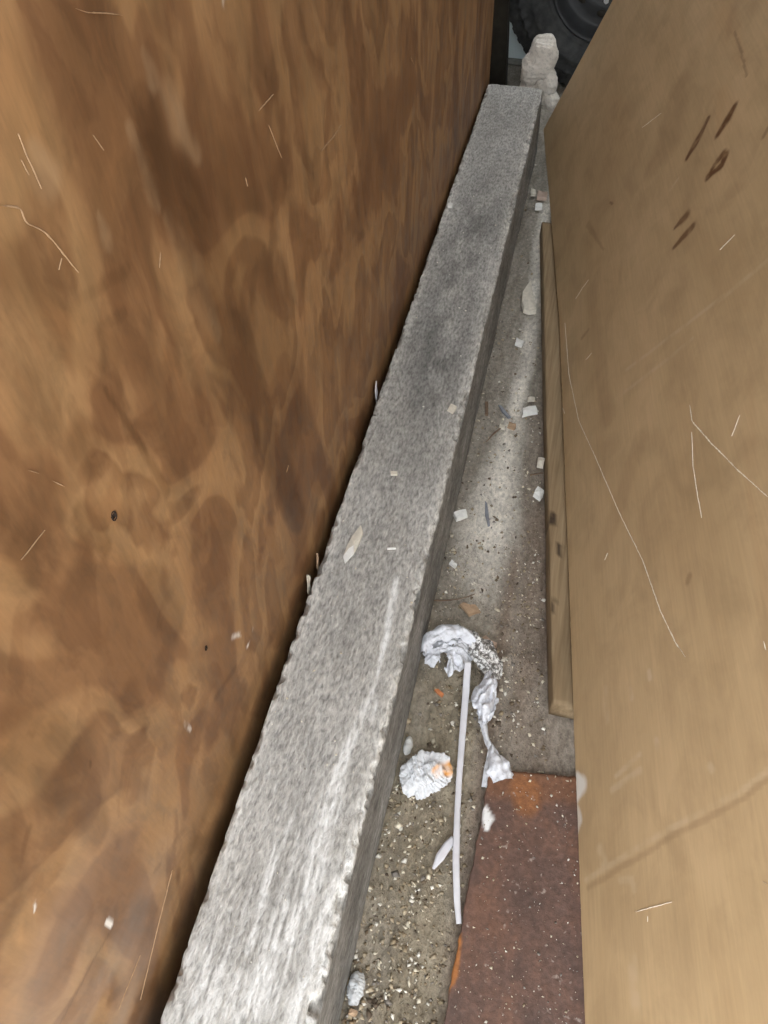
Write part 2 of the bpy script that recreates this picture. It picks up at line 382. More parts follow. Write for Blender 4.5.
# ================================================================== PLYWOOD SHEETS
def sheet(name, origin, u, vdir, L, Hh, T, step, mat, holes_px, paint, split=0, bow=0.0):
    """front face is a fine grid in local (a along, b up); real thickness behind; drilled holes go right through"""
    u = np.array(u)/np.linalg.norm(u); vdir = np.array(vdir)/np.linalg.norm(vdir); n = np.cross(u, vdir)
    Mx = Matrix(((u[0], vdir[0], n[0], origin[0]), (u[1], vdir[1], n[1], origin[1]), (u[2], vdir[2], n[2], origin[2]), (0, 0, 0, 1)))
    loc = lambda px, py: (lambda p: ((p-np.array(origin))@u, (p-np.array(origin))@vdir))(on_plane(px, py, origin, n))
    a = np.concatenate([np.arange(0, L*split, step), np.linspace(L*split, L, int(L*(1-split)/(2*step)))]) if split else np.linspace(0, L, int(L/step))
    b = np.linspace(0, Hh, int(Hh/step))
    A, B = np.meshgrid(a, b, indexing='ij'); zz = .0006*fbm(A*3, B*3, 1.1, 3)+.00025*fbm(A*70, B*45, 2.1, 2)
    edge = np.minimum(np.minimum(A, L-A), np.minimum(B, Hh-B)); zz = np.where(edge < 1e-6, -.0012, zz) + bow*np.clip((1.05-A)/1.05, 0, 1)**1.15
    # ragged saw-cut arris
    B2 = B + np.where(B < 1e-6, .0016*np.clip(vnoise(A*90, 0, 3), 0, 1)+.0012*vnoise(A*9, 0, 3), 0)
    V = np.stack([A, B2, zz], -1).reshape(-1, 3); Fc = grid_faces(len(a), len(b))
    cen = V[Fc].mean(1); keep = np.ones(len(Fc), bool); extra_v = []; extra_f = []
    nV = len(V)
    # nail holes: the veneer is open there and a cup coloured dark as shade is let in
    cups = []
    for px, py, r in holes_px:
        h = np.array(loc(px, py)); Fc = Fc[np.linalg.norm(V[Fc].mean(1)[:, :2]-h, axis=1) > r]; cups.append((h, r))
    # back and rim
    ring = np.concatenate([np.arange(len(a))*len(b), (len(a)-1)*len(b)+np.arange(1, len(b)), (np.arange(len(a)-1)[::-1])*len(b)+len(b)-1, np.arange(1, len(b)-1)[::-1]])
    back = V[ring].copy(); back[:, 2] -= T
    V2 = np.concatenate([V, back]); k = len(ring); j = np.arange(k); jn = (j+1) % k
    rim = np.stack([ring[j], nV+j, nV+jn, ring[jn]], -1)
    me = mesh_np(name, V2, np.concatenate([Fc, rim]))
    bm = bmesh.new(); bm.from_mesh(me); bm.verts.ensure_lookup_table()
    bm.faces.new([bm.verts[nV+i] for i in range(k)][::-1]); bm.to_mesh(me); bm.free()
    mk = paint(V2[:, :2], loc)
    set_attr(me, 'marks', mk)
    o = link(name, me, mat); o.matrix_world = Mx
    for h, r in cups:
        th = np.linspace(0, 2*math.pi, 28, endpoint=False); prof = [(r*1.45, -.0002), (r*1.30, .0007), (r*1.02, .0004), (r*.85, -.003), (r*.8, -T*.9), (.0003, -T*.95)]
        wv = 1+.12*vnoise(np.cos(th)*2, np.sin(th)*2, r*1e3)
        P = np.array([[(h[0]+q*wv[i]*math.cos(t)*.8, h[1]+q*wv[i]*math.sin(t)*1.15, z) for q, z in prof] for i, t in enumerate(th)])
        c_ = link('nail_hole', mesh_np('nail_hole', P.reshape(-1, 3), grid_faces(28, len(prof), True)), M['hole_shade'], o); c_['label'] = 'dark nail hole'
    return o

def scratches(sheet_o, origin, u, vdir, lines, mat, bow=0.0):
    u = np.array(u)/np.linalg.norm(u); vdir = np.array(vdir)/np.linalg.norm(vdir); n_ = np.cross(u, vdir)
    for q, (pts, wd) in enumerate(lines):
        L_ = np.array([((on_plane(px, py, origin, n_)-origin)@u, (on_plane(px, py, origin, n_)-origin)@vdir) for px, py in pts])
        s_ = np.concatenate([[0], np.cumsum(np.linalg.norm(np.diff(L_, axis=0), axis=1))]); n = max(8, int(s_[-1]/.003)); t = np.linspace(0, s_[-1], n)
        c_ = np.stack([np.interp(t, s_, L_[:, i]) for i in (0, 1)], -1)
        for _ in range(2): c_[1:-1] = .25*c_[:-2]+.5*c_[1:-1]+.25*c_[2:]
        c_ += .0005*np.stack([vnoise(t*130, 0, q+.5), vnoise(t*130, 4, q+.5)], -1)
        tg = np.gradient(c_, axis=0); tg /= np.linalg.norm(tg, axis=1)[:, None]; sd = np.stack([-tg[:, 1], tg[:, 0]], -1)
        ww = np.interp(t, s_, wd if not np.isscalar(wd) else [wd]*len(pts))*(.62+.55*vnoise(t*260, 0, q+9.5))*np.clip(np.minimum(t, s_[-1]-t)/.008, .15, 1)
        ww = np.maximum(ww*.85, .0002); row = [np.concatenate([c_+sd*ww[:, None]*.5*k, (z+.0006*fbm(c_[:, 0]*3, c_[:, 1]*3, 1.1, 3)+bow*np.clip((1.05-c_[:, 0])/1.05, 0, 1)**1.15)[:, None]], 1) for k, z in ((-1, .0003), (0, .0012), (1, .0003))]
        me = mesh_np('scratch', np.stack(row, 1).reshape(-1, 3), grid_faces(n, 3)); o_ = link('scratch', me, mat, sheet_o); o_['label'] = 'pale scratch in the veneer'

def paint_left(P, loc):
    r = np.zeros(len(P)); g = np.zeros(len(P)); b = np.zeros(len(P))
    L = lambda pts: [loc(*p) for p in pts]
    wob = P+np.stack([.006*fbm(P[:, 0]*22, P[:, 1]*14, 1, 3), .008*fbm(P[:, 0]*22, P[:, 1]*14, 7, 3)], -1)
    tear = np.clip(.55+1.5*fbm(P[:, 0]*55, P[:, 1]*20, 5, 4), 0, 1)
    for pts, wd, a in (([(142, 52), (152, 78), (160, 86)], [.004, .010, .004], .55), ([(166, 92), (180, 120), (196, 152)], [.012, .02, .012], .5), ([(100, 215), (109, 240), (113, 247)], [.002, .008, .005], .7),
                       ([(35, 148), (43, 172)], [.008, .016], .5), ([(210, 312), (212, 322)], .006, .6), ([(130, 128), (152, 195), (158, 207)], [.006, .009, .004], .45), ([(168, 218), (195, 280), (218, 335)], [.008, .02, .01], .3)):
        r = np.maximum(r, .75*a*stroke(wob, L(pts), wd, 1.4)*tear)
    # the long stained run right of a veneer joint
    for pts, wd, a in (([(150, 150), (190, 215), (225, 300), (250, 380), (272, 450), (300, 520)], [.03, .05, .06, .055, .05, .03], .85), ([(140, 100), (170, 190)], [.02, .04], .7),
                       ([(105, 390), (130, 428), (168, 495)], [.003, .004, .008], .6), ([(82, 440), (98, 452)], .022, .45), ([(80, 512), (92, 530), (108, 546)], [.014, .026, .012], .6), ([(22, 545), (34, 575)], [.02, .01], .45),
                       ([(230, 230), (250, 330), (290, 420)], [.12, .14, .08], .55), ([(200, 110), (240, 60), (300, 150)], [.05, .08, .10], .35), ([(60, 1024), (112, 930)], .002, .5), ([(110, 1000), (125, 985)], .008, .5), ([(172, 925), (180, 900)], .006, .6), ([(156, 872), (160, 866)], .005, .5),
                       ([(215, 700), (235, 670)], .006, .45), ([(362, 47), (365, 52)], .003, .9), ([(20, 270), (60, 330), (110, 350)], [.02, .03, .02], .35), ([(15, 890), (30, 830)], .004, .5), ([(8, 732), (45, 758), (82, 792), (100, 832)], [.03, .04, .034, .018], .62), ([(128, 698), (146, 728)], [.022, .012], .5), ([(0, 850), (14, 900)], [.03, .02], .45), ([(150, 590), (175, 625)], [.03, .025], .5), ([(60, 120), (110, 60), (160, 20)], [.06, .08, .06], .30),
                       ([(260, 20), (380, 10)], [.12, .10], .30), ([(29, 733), (33, 735)], .004, .8), ([(90, 761), (91, 763)], .0025, .9), ([(70, 300), (130, 270)], .006, .3), ([(60, 350), (125, 310)], .006, .3), ([(35, 310), (90, 375)], .006, .3)):
        g = np.maximum(g, a*stroke(wob, L(pts), wd, 1.1))
    # streaky darkening towards the foot of the sheet
    g = np.maximum(g, np.clip(1-(P[:, 1]-.20)/.16, 0, 1)*np.clip(.35+.9*fbm(P[:, 0]*5, P[:, 1]*34, 3, 4), 0, .55))
    sm = np.clip(.5+2.2*fbm(P[:, 0]*120, P[:, 1]*120, 4, 2), 0, 1)
    for pts, wd, a in (([(232, 638), (241, 636)], .006, .7), ([(248, 645), (252, 632)], .007, .95), ([(107, 921), (111, 925)], .006, 1), ([(36, 906), (36, 914)], .0022, .9), ([(183, 722), (190, 728)], .005, .5), ([(141, 945), (145, 935)], .005, .6), ([(223, 4), (223, 8)], .006, .4)):
        b = np.maximum(b, a*stroke(wob, L(pts), wd, .9)*(sm if wd > .0065 or a < .8 else 1))
    b = np.maximum(b, .16*np.clip((.60-P[:, 0])/.22, 0, 1)*np.clip((.62-P[:, 1])/.2, 0, 1)*np.clip(.5+1.1*fbm(P[:, 0]*9, P[:, 1]*16, 6, 4), 0, 1))   # dust
    return np.stack([r, g, b, np.ones(len(P))], -1)
LEAN_L = math.radians(2.5)
pl0 = np.array([-.291, -.35, 0.0]); pl1 = np.array([-.2705, 2.70, 0.0]); ul = pl1-pl0
nl = np.array([ul[1], -ul[0], 0])/np.linalg.norm(ul)          # horizontal, pointing to the beam
vl = np.array([0, 0, 1])*math.cos(LEAN_L)-nl*math.sin(LEAN_L)
o = sheet('plywood_sheet', pl0, ul, vl, np.linalg.norm(ul), 1.25, .018, .0028, M['brown'], [(114, 516, .0034), (206, 648, .0026)], paint_left, .5)
scratches(o, pl0, ul, vl, [([(0, 206), (21, 207), (24, 223), (43, 230), (59, 248), (78, 273)], .0024), ([(61, 258), (58, 270)], .0015), ([(17, 133), (28, 160), (41, 189)], [.0024, .0018, .0014]),
    ([(74, 8), (86, 12), (121, 15)], .0014), ([(273, 94), (258, 111)], .0020), ([(268, 125), (274, 140), (281, 158)], .0012), ([(27, 470), (38, 473)], .0022), ([(52, 481), (64, 486)], .0020),
    ([(140, 1000), (158, 925), (172, 870)], .0014), ([(118, 1010), (140, 955)], .0012), ([(20, 160), (28, 175)], .0015), ([(92, 135), (103, 150)], .0010),
    ([(410, 56), (414, 65)], .0025), ([(320, 152), (332, 138), (341, 125)], .0022), ([(245, 178), (247, 186)], .0030), ([(288, 465), (286, 472)], .0020), ([(160, 252), (159, 268)], .0012), ([(20, 560), (44, 530)], .0010)], M['brown_fibre'])
tag(o, 'dark reddish brown plywood sheet standing upright left of the concrete beam', 'plywood')

def paint_right(P, loc):
    r = np.zeros(len(P)); g = np.zeros(len(P)); b = np.zeros(len(P))
    L = lambda pts: [loc(*p) for p in pts]
    wob = P+np.stack([.003*fbm(P[:, 0]*60, P[:, 1]*60, 1, 3), .003*fbm(P[:, 0]*60, P[:, 1]*60, 7, 3)], -1)
    brk = np.clip(.75+1.6*fbm(P[:, 0]*70, P[:, 1]*70, 12, 3), .15, 1)
    for pts, wd, a in (([(723, 296), (692, 320), (626, 370)], .007, .35), ([(692, 339), (660, 365), (618, 397)], .007, .3), ([(720, 300), (768, 260)], .008, .3), ([(678, 179), (670, 190)], .007, .4), ([(740, 420), (733, 435)], .006, .35),
                       ([(616, 776), (640, 754)], .007, .5), ([(612, 790), (640, 770)], .009, .4), ([(649, 672), (650, 678)], .008, .6), ([(656, 740), (658, 748)], .008, .4), ([(710, 766), (712, 770)], .008, .4), ([(600, 850), (604, 862)], .014, .35),
                       ([(620, 880), (632, 880), (634, 890)], .008, .3), ([(632, 960), (636, 1010)], .016, .3), ([(586, 880), (664, 832), (739, 793), (768, 771)], .007, .35), ([(630, 690), (632, 698)], .008, .4), ([(605, 690), (607, 720)], .012, .25)):
        r = np.maximum(r, a*stroke(P, L(pts), wd, .8)*brk)
    gap = np.clip(1.0+.8*fbm(P[:, 0]*90, P[:, 1]*90, 2, 3), .4, 1)
    for pts, wd, a in (([(708, 119), (701, 133), (694, 146), (687, 158)], [.010, .014, .018, .010], 1), ([(735, 106), (727, 120), (718, 134)], [.012, .020, .013], 1), ([(723, 154), (716, 162), (708, 176)], [.014, .010, .010], 1),
                       ([(726, 155), (722, 165), (708, 177)], [.014, .012, .010], 1), ([(686, 216), (681, 221), (675, 228)], [.017, .014, .007], .85), ([(692, 227), (684, 236), (674, 247)], [.014, .014, .008], .85), ([(736, 32), (747, 76)], .004, .45),
                       ([(612, 203), (614, 205)], .005, .6), ([(590, 225), (604, 250)], [.012, .004], .25), ([(588, 330), (582, 338)], .008, .3), ([(588, 888), (664, 841), (739, 801), (768, 780)], .006, .22), ([(690, 576), (688, 582)], .008, .35), ([(680, 90), (670, 140), (655, 165)], [.05, .08, .05], .16), ([(590, 290), (608, 420)], .03, .14),
                       ([(640, 440), (600, 560)], .035, .12), ([(768, 128), (764, 136)], .008, .5)):
        g = np.maximum(g, a*stroke(wob, L(pts), wd, .9)*(gap if a > .5 else 1))
    for pts, wd, a in (([(577, 778), (581, 786), (577, 797)], [.010, .016, .010], .85), ([(576, 808), (579, 820), (577, 832)], [.008, .010, .005], .6)):
        b = np.maximum(b, a*stroke(wob, L(pts), wd, 1.2))
    return np.stack([r, g, b, np.ones(len(P))], -1)
LEAN_R = math.radians(20)
ZB = .0535
pr0 = np.array([.152+.112*1.20, .874-1.20, ZB]); pr1 = np.array([.152-.112*1.756, .874+1.756, ZB])
ur = pr0-pr1                                                  # runs towards the photographer
nr = np.array([-ur[1], ur[0], 0])/np.linalg.norm(ur)          # horizontal
if nr[0] < 0: nr = -nr
vr = np.array([0, 0, 1])*math.cos(LEAN_R)+nr*math.sin(LEAN_R)
o = sheet('plywood_sheet', pr1, ur, vr, np.linalg.norm(ur), 1.25, .018, .003, M['pale'], [], paint_right, bow=.034)
scratches(o, pr1, ur, vr, [([(565, 323), (569, 374), (579, 421), (595, 456), (618, 510), (643, 561), (661, 612), (676, 643), (686, 657)], [.0014, .0018, .0022, .0024, .0026, .0026, .0028, .0036, .0012]),
    ([(690, 405), (692, 421), (712, 444), (739, 471), (768, 497)], [.0016, .003, .0032, .003, .003]), ([(692, 432), (693, 464), (698, 497), (702, 518)], .0022), ([(664, 114), (645, 129)], [.0015, .004]), ([(589, 280), (583, 288), (576, 299)], [.002, .003, .005]),
    ([(592, 353), (586, 360)], .003), ([(605, 560), (608, 553)], .0025), ([(636, 912), (650, 908), (672, 902)], .0016), ([(563, 408), (565, 414)], .0035), ([(764, 641), (766, 650)], .0035), ([(763, 881), (767, 884)], .0035), ([(720, 250), (735, 235)], .0020), ([(648, 916), (648, 922)], .002), ([(740, 415), (732, 436)], .0020)], M['pale_fibre'], .034)
tag(o, 'pale tan plywood sheet leaning to the right with scratches and dark scuffs', 'plywood')

# ================================================================== BATTEN under the pale sheet
def build_batten():
    p0 = at(553, 703, .045); slope = -.116
    y0 = p0[1]; y1 = at(543, 222, .045)[1]; n = 140
    yy = np.linspace(y0, y1, n); prof = []
    r = .003; W, H = .052, .0455
    for cx_, cz_, a0 in ((r, r, 180), (r, H-r, 90), (W-r, H-r, 0), (W-r, r, -90)):
        pass
    prof = [(0, 0), (0, H*.35), (0, H*.7), (0, H-r), (r*.3, H-r*.3), (r, H)] + [(W*t, H) for t in (.2, .35, .5, .65, .8)] + [(W-r, H), (W-r*.3, H-r*.3), (W, H-r), (W, H*.5), (W, 0)]
    P = np.array(prof); k = len(P)
    PX = np.repeat(P[:, :1], n, 1)+p0[0]+slope*(yy-y0)[None]+.0012*fbm(yy*6, 0, 2, 3)[None]; PZ = np.repeat(P[:, 1:], n, 1)-.0015*np.clip(vnoise(yy*25, 0, 4), 0, 1)[None]*(P[:, 1:] > .03)
    YY = np.repeat(yy[None], k, 0)+.3*(PX-PX[0:1, :])*0
    v = np.stack([PX, YY, np.clip(PZ, 0, 1)], -1).reshape(-1, 3)
    me = mesh_np('timber_batten', v, grid_faces(k, n, True)[:, ::-1])
    bm = bmesh.new(); bm.from_mesh(me); bm.verts.ensure_lookup_table()
    bm.faces.new([bm.verts[i*n] for i in range(k)]); bm.faces.new([bm.verts[i*n+n-1] for i in range(k)])
    bmesh.ops.recalc_face_normals(bm, faces=bm.faces[:]); bm.to_mesh(me); bm.free()
    g = np.zeros(len(v))
    for px, py, wd in ((553, 518, .010), (560, 548, .008), (554, 604, .006)):
        a = at(px, py-4, .045)[:2]; b = at(px-1, py+5, .045)[:2]; g = np.maximum(g, stroke(v[:, :2], [a, b], wd, .8))
    set_attr(me, 'marks', np.stack([g*0, g, g*0, g*0+1], -1))
    o = link('timber_batten', me, M['batten'])
    tag(o, 'weathered pine batten lying under the lower edge of the pale plywood', 'batten')
build_batten()

# ================================================================== RUSTY PLATE
def build_plate():
    T = .012
    c = [at(490, 769, T), at(640, 783, T), at(640, 1110, T), at(428, 1110, T)]
    n, m_ = 110, 90
    uu, vv = np.meshgrid(np.linspace(0, 1, n), np.linspace(0, 1, m_), indexing='ij')
    P = ((1-uu)*(1-vv))[..., None]*c[0] + (uu*(1-vv))[..., None]*c[1] + (uu*vv)[..., None]*c[2] + ((1-uu)*vv)[..., None]*c[3]
    P[..., 2] += .0006*fbm(P[..., 0]*60, P[..., 1]*60, 3, 3)
    P[0, :, 0] += .0015*vnoise(vv[0]*50, 0, 2); P[:, 0, 1] += .001*vnoise(uu[:, 0]*50, 0, 5)
    V = P.reshape(-1, 3); Fc = grid_faces(n, m_)[:, ::-1]
    ring = np.concatenate([np.arange(n)*m_, (n-1)*m_+np.arange(1, m_), np.arange(n-1)[::-1]*m_+m_-1, np.arange(1, m_-1)[::-1]])
    bk = V[ring].copy(); bk[:, 2] = .0005; nV = len(V); k = len(ring); j = np.arange(k); jn = (j+1) % k
    me = mesh_np('rusty_plate', np.concatenate([V, bk]), np.concatenate([Fc, np.stack([ring[j], ring[jn], nV+jn, nV+j], -1)]))
    bm = bmesh.new(); bm.from_mesh(me); bm.verts.ensure_lookup_table(); bm.faces.new([bm.verts[nV+i] for i in range(k)])
    bmesh.ops.recalc_face_normals(bm, faces=bm.faces[:]); bm.to_mesh(me); bm.free()
    Q = np.concatenate([V, bk])[:, :2]; W = lambda *p: at(*p, T)[:2]
    wob = Q+np.stack([.004*fbm(Q[:, 0]*70, Q[:, 1]*70, 1, 3), .004*fbm(Q[:, 0]*70, Q[:, 1]*70, 7, 3)], -1)
    r = .95*stroke(wob, [W(486, 810), W(488, 818), W(487, 828)], [.006, .012, .007], .9)
    
    g = .9*stroke(wob, [W(460, 935), W(452, 975), W(447, 990)], [.004, .012, .004], .9)
    g = np.maximum(g, .55*stroke(wob, [W(525, 790), W(527, 803)], [.03, .02], 1.3)); g = np.maximum(g, .25*stroke(wob, [W(500, 780), W(570, 786)], .03, 1.3))
    set_attr(me, 'marks', np.stack([r, g, r*0, r*0+1], -1))
    tag(link('rusty_plate', me, M['rust']), 'flat rusty brown steel plate on the floor, half under the pale plywood', 'plate')
build_plate()

# ================================================================== FAR END: wheel, post, bag
def lathe(name, prof, n, mat, parent, fn=None):
    P = np.array(prof); th = np.linspace(0, 2*math.pi, n, endpoint=False)
    R_ = np.repeat(P[None, :, 0], n, 0); A_ = np.repeat(P[None, :, 1], n, 0); T_ = np.repeat(th[:, None], len(P), 1)
    if fn: R_, A_ = fn(R_, A_, T_)
    v = np.stack([R_*np.cos(T_), A_, R_*np.sin(T_)], -1).reshape(-1, 3)
    me = mesh_np(name, v, grid_faces(n, len(P), True))
    bm = bmesh.new(); bm.from_mesh(me); bmesh.ops.remove_doubles(bm, verts=bm.verts[:], dist=1e-6); bmesh.ops.recalc_face_normals(bm, faces=bm.faces[:]); bm.to_mesh(me); bm.free()
    return link(name, me, mat, parent)
def build_wheel():
    R = .375; c = (.062, 3.215, R)
    w = empty('wheel', (c[0], c[1], 0)); w.rotation_euler = (0, 0, math.radians(3))
    tag(w, 'black car wheel standing at the far end against the blue wall', 'wheel')
    K = R/.375
    prof = [(.205, -.085), (.212, -.098), (.225, -.104), (.232, -.100), (.238, -.106), (.27, -.113), (.274, -.117), (.284, -.117), (.288, -.113), (.315, -.111), (.32, -.114), (.33, -.113), (.345, -.105), (.36, -.098), (R-.004, -.086), (R, -.07), (R, -.045), (R-.006, -.042), (R-.006, -.036), (R+.001, -.033), (R+.002, 0)]
    prof = [(r*K if r < .34 else (r if r > .361 else r*.95), a) for r, a in prof]
    prof = prof + [(r, -a) for r, a in prof[:-1][::-1]]
    def lug(R_, A_, T_):
        sq = (np.sin(T_*56) > 0).astype(float)
        m = (R_ > .325) & (np.abs(A_) > .05)
        return R_ + np.where(m, -.004*sq, 0), A_ + np.where((R_ > .31) & (R_ < .352), np.sign(A_)*-.004*sq, 0)
    t = lathe('tyre', prof, 448, M['rubber'], w, lug)
    r = lathe('rim', [(.207, -.09), (.212, -.095), (.205, -.099), (.198, -.092), (.19, -.07), (.175, -.045), (.165, -.04), (.12, -.055), (.085, -.062), (.08, -.05), (.03, -.048), (.001, -.048)], 96, M['steel'], w)
    h = lathe('hub_cap', [(.030, -.047), (.030, -.07), (.026, -.078), (.012, -.082), (.001, -.083)], 48, M['chrome'], w)
    for o in (t, r, h): o.location = (0, 0, R-.004)
    r.scale = (K, 1, K)
    for k in range(5):
        a = math.radians(262+72*k)
        bm = bmesh.new(); bmesh.ops.create_cone(bm, cap_ends=True, segments=6, radius1=.011, radius2=.009, depth=.022)
        bmesh.ops.rotate(bm, verts=bm.verts, matrix=Matrix.Rotation(math.pi/2, 3, 'X')); me = bpy.data.meshes.new('lug_nut'); bm.to_mesh(me); bm.free()
        o = link('lug_nut', me, M['chrome'], w, False); o.location = (.085*math.cos(a), -.066, R+.085*math.sin(a))
    for k in range(8):                        # ventilation openings of the steel disc: solid ovals, inner shade put into their colour
        a = math.radians(264+45*k)
        bm = bmesh.new(); bmesh.ops.create_uvsphere(bm, u_segments=16, v_segments=8, radius=1)
        for v in bm.verts: v.co = (v.co.x*.022, v.co.y*.006, v.co.z*.013)
        me = bpy.data.meshes.new('vent_shade'); bm.to_mesh(me); bm.free()
        o = link('vent_shade', me, M['dark'], r); o.location = (.126*math.cos(a), -.0535, .126*math.sin(a)); o.rotation_euler = (0, -a+math.pi/2, 0)
build_wheel()

o = link('timber_post', box_mesh('timber_post', -.11, 0, -.04, .04, 0, 1.9, .004), M['dark']); o.location = (-.222, 2.82, .002); o.rotation_euler.y = math.radians(-5)
tag(o, 'dark timber post standing behind the far end of the brown plywood', 'post')

def wad(name, center, lobes, mat, crease, seed, sub=5, floor=None, scale=26, parent=None):
    """star-shaped union of ellipsoids about the center, folded by sharp creases"""
    bm = bmesh.new(); bmesh.ops.create_icosphere(bm, subdivisions=sub, radius=1); bm.verts.ensure_lookup_table()
    d = np.array([v.co for v in bm.verts]); d /= np.linalg.norm(d, axis=1)[:, None]
    rr = np.full(len(d), .004**6)
    for c, r in lobes:
        c = np.array(c); r = np.array(r); a = ((d/r)**2).sum(1); b = -2*((d/r)*(c/r)).sum(1); cc = ((c/r)**2).sum()-1
        q = b*b-4*a*cc; hit = q > 0
        t = np.where(hit, (-b+np.sqrt(np.maximum(q, 0)))/(2*a), 0); rr = rr+np.maximum(t, 0)**6
    rr = rr**(1/6)
    p = d*rr[:, None]
    k = crumple(p[:, 0], p[:, 1], p[:, 2], scale, seed)*crease + .3*crease*crumple(p[:, 0], p[:, 1], p[:, 2], scale*2.6, seed+5)
    p = p*(1+k/np.maximum(rr, .02))[:, None] + np.array(center)
    if floor is not None: p[:, 2] = np.maximum(p[:, 2], floor)
    for v, q in zip(bm.verts, p): v.co = q
    me = bpy.data.meshes.new(name); bm.to_mesh(me); bm.free()
    return link(name, me, mat, parent, smooth=False), p

o, _ = wad('plastic_bag', (-.118, 2.735, .20), [((-.03, 0, -.11), (.042, .045, .09)), ((-.008, .002, .035), (.045, .045, .075)), ((.016, -.012, .045), (.030, .032, .062)), ((-.028, 0, -.005), (.038, .04, .045)), ((.036, -.014, -.02), (.026, .03, .036)), ((.054, -.02, -.075), (.024, .03, .022)), ((.018, -.008, -.05), (.034, .035, .045))], M['bag'], .017, 29, 6, .0, 36)
tag(o, 'crumpled dusty white plastic bag wedged between the beam end and the wheel', 'bag')

# ================================================================== TORN PLASTIC, PAPER, STRAPPING
def ribbon(name, pts, widths, arch, mat, crease=0.0, seed=1, nv=23, parent=None, scale=85, curl=None, n=None, edge=0.0, zmin=.0006, smooth=False, solid=0.0):
    """a strip along points (px,py,z): arched across, creased, with torn edges"""
    W = np.array([at(*p) for p in pts]); s = np.concatenate([[0], np.cumsum(np.linalg.norm(np.diff(W, axis=0), axis=1))])
    n = n or max(16, int(s[-1]/.002)); ss = np.linspace(0, s[-1], n)
    ctr = np.stack([np.interp(ss, s, W[:, i]) for i in range(3)], -1)
    for _ in range(3): ctr[1:-1] = .25*ctr[:-2]+.5*ctr[1:-1]+.25*ctr[2:]
    wd = np.interp(ss, s, widths); ar = np.interp(ss, s, arch) if not np.isscalar(arch) else np.full(n, arch)
    tg = np.gradient(ctr, axis=0); tg /= np.linalg.norm(tg, axis=1)[:, None]
    sd = np.cross(tg, [0, 0, 1]); sd /= np.linalg.norm(sd, axis=1)[:, None]
    t = np.linspace(-1, 1, nv)
    e = 1+edge*(vnoise(ss*95, 0, seed)[:, None]*(t > .9)+vnoise(ss*70, 5, seed)[:, None]*(t < -.9))
    P = ctr[:, None]+sd[:, None]*(wd[:, None, None]*.5*t[None, :, None]*e[..., None])
    P[..., 2] += ar[:, None]*(1-t[None]**2)
    if crease:
        k = crumple(P[..., 0], P[..., 1], P[..., 2], scale, seed)*crease + .35*crease*crumple(P[..., 0], P[..., 1], P[..., 2], scale*2.4, seed+3)
        P[..., 2] += k; P[..., 0] += .5*k*vnoise(P[..., 0]*60, P[..., 1]*60, seed)
    P[..., 2] = np.maximum(P[..., 2], zmin)
    me = mesh_np(name, P.reshape(-1, 3), grid_faces(n, nv)); o = link(name, me, mat, parent, smooth)
    if solid: md = o.modifiers.new('thickness', 'SOLIDIFY'); md.thickness = solid; md.offset = 1
    return o
wr = empty('torn_plastic_wrap', at(460, 655, 0))
tag(wr, 'torn white plastic wrap with grey speckled foil and a twisted tail on the floor', 'plastic')
def sub(o, par):                              # keep the world place when a thing is an Empty away from the origin
    o.parent = par; o.matrix_parent_inverse = Matrix.Translation(-Vector(par.location)); return o
def film(name, outline, center, hfun, mat, crease, seed, nr=30, na=150, hole=None, scale=95):
    B = np.array([at(px, py, 0)[:2] for px, py in outline]); c = at(*center, 0)[:2]
    cl = np.concatenate([B, B[:1]]); s = np.concatenate([[0], np.cumsum(np.linalg.norm(np.diff(cl, axis=0), axis=1))])
    sa = np.linspace(0, s[-1], na, endpoint=False); bd = np.stack([np.interp(sa, s, cl[:, i]) for i in (0, 1)], -1)
    bd += .002*np.stack([vnoise(sa*300, 0, seed), vnoise(sa*300, 9, seed)], -1)
    rr = np.linspace(0.03, 1, nr); P = c+(bd[:, None]-c)*rr[None, :, None]
    z = hfun(P[..., 0], P[..., 1], rr[None, :]+0*P[..., 0])
    k = crumple(P[..., 0], P[..., 1], 0*z, scale, seed)*crease+.35*crease*crumple(P[..., 0], P[..., 1], 0*z, scale*2.3, seed+3)
    V = np.concatenate([P, np.maximum(z+k, .001)[..., None]], -1)
    Fc = grid_faces(na, nr, True)
    if hole is not None:
        cen = V.reshape(-1, 3)[Fc].mean(1)[:, :2]; keep = np.ones(len(Fc), bool)
        for px, py, r in hole: keep &= np.linalg.norm((cen-at(px, py, .01)[:2])*[1, .8], axis=1) > r
        Fc = Fc[keep]
    me = mesh_np(name, V.reshape(-1, 3), Fc); return link(name, me, mat, None, False)
# the front sheet, the standing fold behind it, the foil side and the tail
sub(film('white_film', [(423, 655), (427, 645), (438, 641), (450, 638), (462, 636), (471, 646), (472, 662), (468, 672), (456, 674), (448, 679), (443, 668), (437, 662), (433, 669), (425, 666)], (452, 652),
         lambda x, y, r: .022*(1-r**2.2)+.008, M['plastic'], .016, 21, hole=[(443, 659, .006), (444, 664, .007), (441, 668, .005)]), wr)
sub(ribbon('back_fold', [(423, 655, .014), (427, 641, .030), (440, 633, .040), (456, 631, .040), (468, 636, .034), (478, 645, .020)], [.012, .026, .030, .028, .024, .014], .014, M['plastic'], .010, 5, edge=.25), wr)
sub(ribbon('grey_foil', [(456, 629, .016), (470, 637, .020), (482, 650, .020), (490, 664, .016), (494, 682, .010)], [.010, .032, .052, .046, .022], .016, M['foil'], .014, 8, nv=21, edge=.2), wr)
sub(ribbon('tail_film', [(490, 676, .010), (488, 686, .018), (485, 697, .020), (487, 709, .016), (484, 718, .010), (484, 726, .008)], [.018, .034, .040, .036, .026, .010], .018, M['plastic'], .022, 15, nv=29, edge=.3, scale=100), wr)
